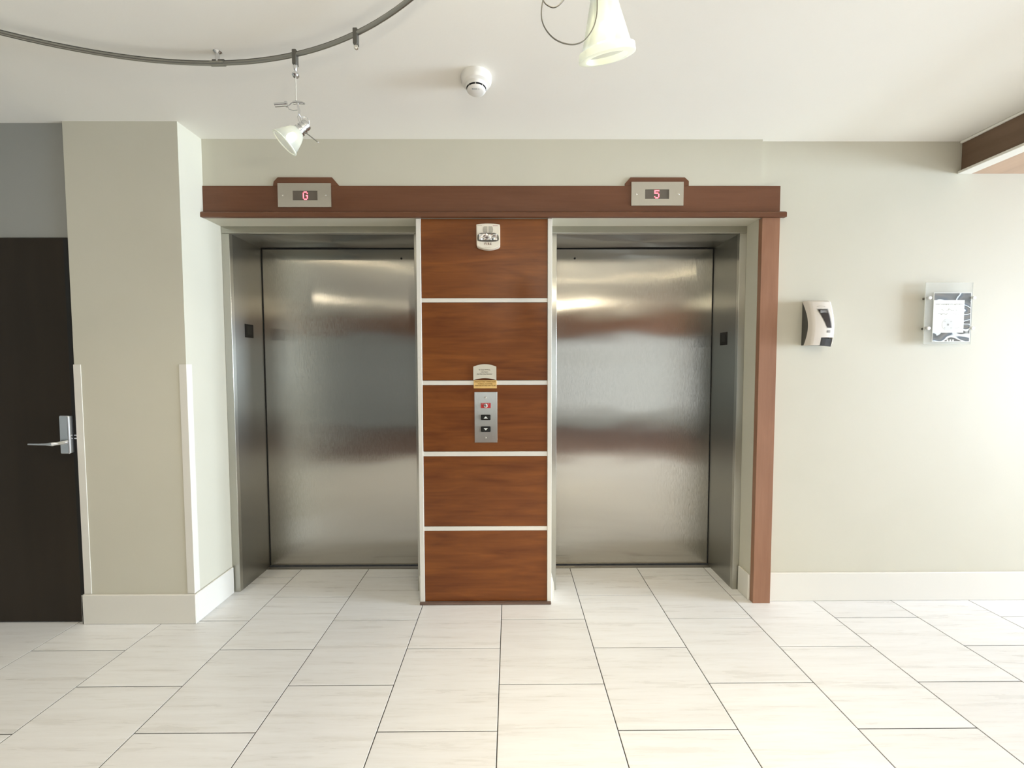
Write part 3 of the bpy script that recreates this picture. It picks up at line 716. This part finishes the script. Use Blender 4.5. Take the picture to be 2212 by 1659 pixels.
for sx, sz in ((-.018, .018), (.018, .018), (-.018, -.018), (.018, -.018)):
    box('dial_mark', 2.471 + sx - .0035, 2.471 + sx + .0035, 2.3176, 2.3181, 1.608 + sz - .0025, 1.608 + sz + .0025, M_ink_pale, card)
box('dial_centre', 2.466, 2.476, 2.3176, 2.3181, 1.603, 1.613, M_ink_grey, card)
scribble('side_note', 2.512, 2.540, 1.591, 0.002, M_ink_pale, 0.004, 31); scribble('side_note', 2.509, 2.519, 1.617, 0.002, M_ink_pale, 0.004, 32)
for k in range(3):
    lathe('round_icon', [(0.0052, 0), (0.0052, 0.0005)], (2.4735 + 0.0155 * k, 2.3194, 1.5205), (0, -1, 0), M_paper, ac, 16)
for x in (2.362, 2.612):
    for z in (1.758, 1.588):
        s = lathe('standoff', [(0.0062, 0), (0.0062, WY - 2.3265)], (x, 2.3265, z), (0, 1, 0), M_connector, ac, 18)
        lathe('standoff_cap', [(0.0094, 0), (0.0094, 0.006), (0.0085, 0.0075), (0.0005, 0.0078)], (x, 2.322, z), (0, -1, 0), mat('cap_silver', (0.9, 0.9, 0.88), 0.3, 0.6), s, 20)

# ------------------------------------------------------------------ track rail and lamps
RC, RR, RZ = (-1.198, 0.2496), 1.4542, 2.590
def rail_pt(a, z=RZ): return (RC[0] + RR * math.cos(a), RC[1] + RR * math.sin(a), z)
tr = empty('track_lighting_rail', (RC[0], RC[1] + RR, CEIL), 'long curved grey monorail of the ceiling track lighting', 'track rail')
a_join = R(118)
tube('rail', [rail_pt(R(a)) for a in range(-20, 201, 2)], 0.0075, M_rail, tr, 12)
bm = bmesh.new(); add_tube(bm, [rail_pt(R(a), RZ + 0.0085) for a in range(-20, 201, 2)], 0.0032, 8); bmesh.ops.recalc_face_normals(bm, faces=bm.faces[:])
new_obj('rail_rib', bm, M_connector, tr, True)
def standoff(a):
    p = rail_pt(a); t = Vector((-math.sin(a), math.cos(a), 0))
    tube('standoff', [(p[0], p[1], RZ), (p[0], p[1], CEIL - 0.008), (p[0], p[1], CEIL - 0.0005)], [0.007, 0.007, 0.016], M_chrome, tr, 14)
    tube('rail_joint', [Vector(p) - t * 0.028, Vector(p) + t * 0.028], 0.0100, M_rail, tr, 12)
    tube('joint_grip', [Vector(p) + Vector((0, 0, 0.010)) - t * 0.026, Vector(p) + Vector((0, 0, 0.010)) + t * 0.02], 0.006, M_connector, tr, 10)
standoff(math.atan2(1.452, 0.035)); standoff(R(20)); standoff(R(165))
def connector(parent, P, name='rail_clip'):
    x, y, z = P
    bm = bmesh.new(); add_box(bm, x - 0.0085, x + 0.0085, y - 0.011, y + 0.011, z - 0.040, z + 0.016, 0.003, 2)
    return new_obj(name, bm, M_connector, parent)
# spare connector
pt = rail_pt(math.atan2(1.5544 - RC[1], -0.5587 - RC[0]))
sc = empty('track_connector', pt, 'bare connector clipped to the rail with no lamp hanging from it', 'connector')
connector(sc, pt)
lathe('plug', [(0.0065, 0), (0.0075, 0.004), (0.0075, 0.011), (0.004, 0.014)], (pt[0], pt[1], pt[2] - 0.040), (0, 0, -1), M_screw, sc, 18)

def head(parent, base, axis, D, glass_mat, ringm, bulb_d=0.0, bulb_r=0.016):
    """lamp head: socket at base, opening centre D ahead along axis."""
    ax = Vector(axis).normalized(); b = Vector(base)
    prof = [(0.0165, -0.034), (0.019, -0.030), (0.019, -0.018), (0.0165, -0.016), (0.0165, -0.013), (0.0205, -0.011), (0.0205, -0.003), (0.017, -0.001), (0.017, 0.003), (0.022, 0.006), (0.022, 0.013), (0.018, 0.016)]
    lathe('socket', prof, b, ax, M_chrome, parent, 28)
    s = bmesh.new()
    n = 8; pr = []
    for i in range(n + 1):
        t = i / n; pr.append((0.020 + (D['r'] - 0.020) * (t ** D['p']), 0.012 + (D['len'] - 0.012) * t))
    add_lathe(s, pr, b, ax, 40); bmesh.ops.solidify(s, geom=s.faces[:], thickness=0.0015)
    g = new_obj('glass_shade', s, glass_mat, parent, True)
    r = bmesh.new(); ro = D['r'] + 0.002
    add_lathe(r, [(ro, D['len'] - D['rim']), (ro + 0.001, D['len']), (ro - D['lip'], D['len'] + 0.0015), (ro - D['lip'], D['len'] - D['rim'] * 0.7), (ro, D['len'] - D['rim'])], b, ax, 48)
    new_obj('shade_rim', r, ringm, parent, True)
    lathe('bulb', [(0.004, 0.012), (0.010, 0.016), (0.0145, 0.028), (bulb_r, 0.036), (0.013, 0.046), (0.006, 0.052), (0.0005, 0.054)], b + ax * bulb_d, ax, M_bulb, parent, 20)
def spot(name, loc, axis, power, size, col, blend=0.6):
    d = bpy.data.lights.new(name, 'SPOT'); d.energy = power; d.spot_size = R(size); d.spot_blend = blend; d.color = col; d.shadow_soft_size = 0.02
    o = bpy.data.objects.new(name, d); COL.objects.link(o); o.location = loc
    o.rotation_euler = Vector(axis).to_track_quat('-Z', 'Y').to_euler(); return o

# lamp 1
p1 = rail_pt(math.atan2(1.6625 - RC[1], -0.8297 - RC[0])); x, y = p1[0], p1[1]
l1 = empty('track_spotlight', p1, 'small lit silver track spotlight hanging on a thin wire, aimed down left', 'spotlight', 'track spotlights')
connector(l1, p1)
lathe('wire_grip', [(0.0075, 0), (0.0085, 0.006), (0.0065, 0.018), (0.0035, 0.024), (0.006, 0.027), (0.0125, 0.033), (0.0135, 0.040), (0.010, 0.045), (0.002, 0.047)], (x, y, RZ - 0.038), (0, 0, -1), M_chrome, l1, 22)
tube('hanging_wire', [(x, y, 2.506), (x - 0.001, y, 2.414)], 0.0015, mat('wire_grey', (0.62, 0.60, 0.52), 0.5), l1, 6)
bm = bmesh.new()
add_tube(bm, [(x - 0.078, y - 0.012, 2.393), (x - 0.040, y - 0.006, 2.400)], 0.0075, 14); add_tube(bm, [(x - 0.040, y - 0.006, 2.400), (x - 0.032, y - 0.005, 2.401)], 0.010, 14)
add_tube(bm, [(x - 0.004, y, 2.413), (x + 0.022, y + 0.004, 2.411), (x + 0.030, y + 0.005, 2.409)], [0.0055, 0.005, 0.004], 12)
add_tube(bm, [(x - 0.012, y, 2.409), (x + 0.004, y, 2.411)], 0.006, 12)
bmesh.ops.recalc_face_normals(bm, faces=bm.faces[:]); new_obj('aiming_bar', bm, M_chrome, l1, True)
bm = bmesh.new()
for pth, rr in (([(x - 0.036, y, 2.400), (x - 0.030, y, 2.386), (x - 0.012, y, 2.380), (x + 0.004, y, 2.382)], 0.0016),
                ([(x - 0.030, y, 2.398), (x - 0.020, y, 2.408), (x - 0.010, y, 2.412)], 0.0016),
                ([(x + 0.006, y, 2.408), (x + 0.007, y, 2.395), (x + 0.010, y, 2.380), (x + 0.010, y, 2.364)], 0.0045),
                ([(x + 0.010, y, 2.366), (x + 0.008, y - 0.01, 2.350), (x + 0.014, y - 0.01, 2.332), (x + 0.018, y, 2.322)], 0.0016),
                ([(x + 0.012, y, 2.366), (x + 0.022, y, 2.348), (x + 0.032, y, 2.330)], 0.0018),
                ([(x + 0.012, y, 2.364), (x + 0.014, y, 2.346), (x + 0.022, y, 2.332)], 0.0018),
                ([(x + 0.024, y, 2.356), (x + 0.040, y - 0.004, 2.352), (x + 0.049, y - 0.004, 2.340), (x + 0.048, y, 2.328)], 0.0016)):
    add_tube(bm, pth, rr, 8)
bmesh.ops.recalc_face_normals(bm, faces=bm.faces[:]); new_obj('wire_yoke', bm, M_chrome, l1, True)
ax1 = Vector((-0.62, -0.24, -0.72)).normalized()
hb1 = Vector((x + 0.016, y, 2.309))
head(l1, hb1, ax1, dict(r=0.050, len=0.088, p=0.62, rim=0.0045, lip=0.005), M_frost, M_frost_ring, bulb_d=0.018, bulb_r=0.015)
tube('adjusting_pin', [hb1 + Vector((0.006, 0, -0.004)), (x + 0.078, y + 0.004, 2.262)], [0.0022, 0.0022], M_rail, l1, 8)
lathe('pin_tip', [(0.0004, -0.004), (0.0038, 0), (0.0004, 0.004)], (x + 0.080, y + 0.004, 2.2605), (1, 0, -1), M_chrome, l1, 12)
spot('track_spotlight_beam', hb1 + ax1 * 0.085, ax1, 14, 110, (1.0, 0.88, 0.60), 1.0)
# lamp 2
a2 = math.atan2(0.80 - RC[1], 0.147 - RC[0]); p2 = rail_pt(a2)
l2 = empty('track_spotlight', p2, 'lit track spotlight with frosted glass cone, nearest the camera at the top edge', 'spotlight', 'track spotlights')
connector(l2, p2)
ax2 = Vector((0.165, 0.36, -0.90)).normalized()
oc = Vector((0.184, 0.80, 1.962))            # centre of the opening
hb2 = oc - ax2 * 0.112
head(l2, hb2, ax2, dict(r=0.0495, len=0.112, p=1.05, rim=0.012, lip=0.013), M_frost, M_frost_ring, bulb_d=0.045, bulb_r=0.019)
bm = bmesh.new(); add_lathe(bm, [(0.019, 0.03), (0.022, 0.045), (0.036, 0.085), (0.0395, 0.094)], hb2, ax2, 36); bmesh.ops.solidify(bm, geom=bm.faces[:], thickness=0.001)
new_obj('inner_reflector', bm, translucent('inner_glass', (0.80, 0.82, 0.76), 0.35), l2, True)
tube('hanging_wire', [(p2[0], p2[1], p2[2] - 0.04), (p2[0] + 0.01, p2[1], 2.33), (hb2.x, hb2.y, hb2.z + 0.06), hb2 - ax2 * 0.03], 0.0035, M_rail, l2, 8)
# loop of cable beside the shade
def px(u, v, Y):
    d = M.transposed() @ Vector(((u - 1106) / F_PX, (v - 829.5) / F_PX, 1.0)); return Vector((0, 0, 1.383)) + d * (Y / d.y)
loop = [(1238, -30), (1215, 3), (1198, 16), (1182, 11), (1173, 0), (1171, -10)]
loop2 = [(1182, -40), (1175, -8), (1170, 18), (1170, 38), (1175, 56), (1186, 73), (1201, 86), (1220, 94), (1240, 96), (1258, 90), (1272, 76), (1283, 56), (1289, 32), (1290, 5), (1290, -30)]
def spline(pts, n=5):
    out = []
    for i in range(len(pts) - 1):
        p0, p1_, p2_, p3 = pts[max(i - 1, 0)], pts[i], pts[i + 1], pts[min(i + 2, len(pts) - 1)]
        for k in range(n):
            t = k / n; out.append(0.5 * ((2 * p1_) + (-p0 + p2_) * t + (2 * p0 - 5 * p1_ + 4 * p2_ - p3) * t * t + (-p0 + 3 * p1_ - 3 * p2_ + p3) * t ** 3))
    out.append(pts[-1]); return out
bm = bmesh.new()
add_tube(bm, spline([px(u, v, 0.745) for u, v in loop2] + [hb2 - ax2 * 0.032]), 0.0011, 8)
add_tube(bm, spline([px(1262, -75, 0.76)] + [px(u, v, 0.75) for u, v in loop] + [px(1172, -30, 0.75)]), 0.0011, 8)
bmesh.ops.recalc_face_normals(bm, faces=bm.faces[:]); new_obj('cable_loop', bm, M_connector, l2, True)
spot('track_spotlight_beam', oc + ax2 * 0.01, ax2, 60, 75, (1.0, 0.86, 0.58), 0.9)
def glow(loc, power):
    d = bpy.data.lights.new('fill_glow', 'POINT'); d.energy = power; d.color = (1.0, 0.90, 0.70); d.shadow_soft_size = 0.03
    o = bpy.data.objects.new('fill_glow', d); COL.objects.link(o); o.location = loc
# two unseen lamps added on the ring to brighten the ceiling
def copy_lamp(src, a, label):
    q = rail_pt(a); r = src.copy(); COL.objects.link(r); r.location = q; r['label'] = label
    for ch in list(src.children):
        c = ch.copy(); COL.objects.link(c); c.parent = r; c.matrix_parent_inverse = ch.matrix_parent_inverse.copy()
    return Vector(q)
for a_, lb, pw in ((R(4), 'added unseen track spotlight on the ring beside the viewpoint, for ceiling fill', 19), (R(150), 'added unseen track spotlight on the far left of the ring, for ceiling fill', 3)):
    q = copy_lamp(l1, a_, lb)
    glow(q + Vector((-0.06, -0.12, -0.42)), pw)  # unseen point light added below each copied lamp as fill

# recessed downlights out of view: first two mirrored as streaks, side two added fill
for p_, lb in zip(DOWN, ('recessed warm downlight in the ceiling right behind the viewpoint', 'recessed warm downlight in the ceiling between the viewpoint and the glazed front',
              'added unseen downlight in the ceiling, filling the floor on the left side', 'added unseen downlight in the ceiling, filling the floor on the right side')):
    t = empty('downlight', (p_[0], p_[1], CEIL), lb, 'ceiling light', 'recessed downlights')
    lathe('trim_ring', [(0.085, 0.0), (0.085, 0.005), (0.055, 0.008), (0.055, 0.002)], (p_[0], p_[1], CEIL), (0, 0, -1), M_trim, t, 28, False, False)
    lathe('diffuser', [(0.054, 0.001), (0.054, 0.003)], (p_[0], p_[1], CEIL), (0, 0, -1), M_down, t, 28)
# brown mat behind the camera, mirrored as a dark band in the doors
tag(box('entrance_mat', -3.6, 5.2, -3.85, -0.60, 0.0005, 0.010, noise_mat('brown_mat', (0.13, 0.075, 0.055), (0.17, 0.10, 0.08), nscale=60, rough=0.95), bev=0.003), 'dark brown entrance mat along the glazed front behind the viewpoint', 'mat')
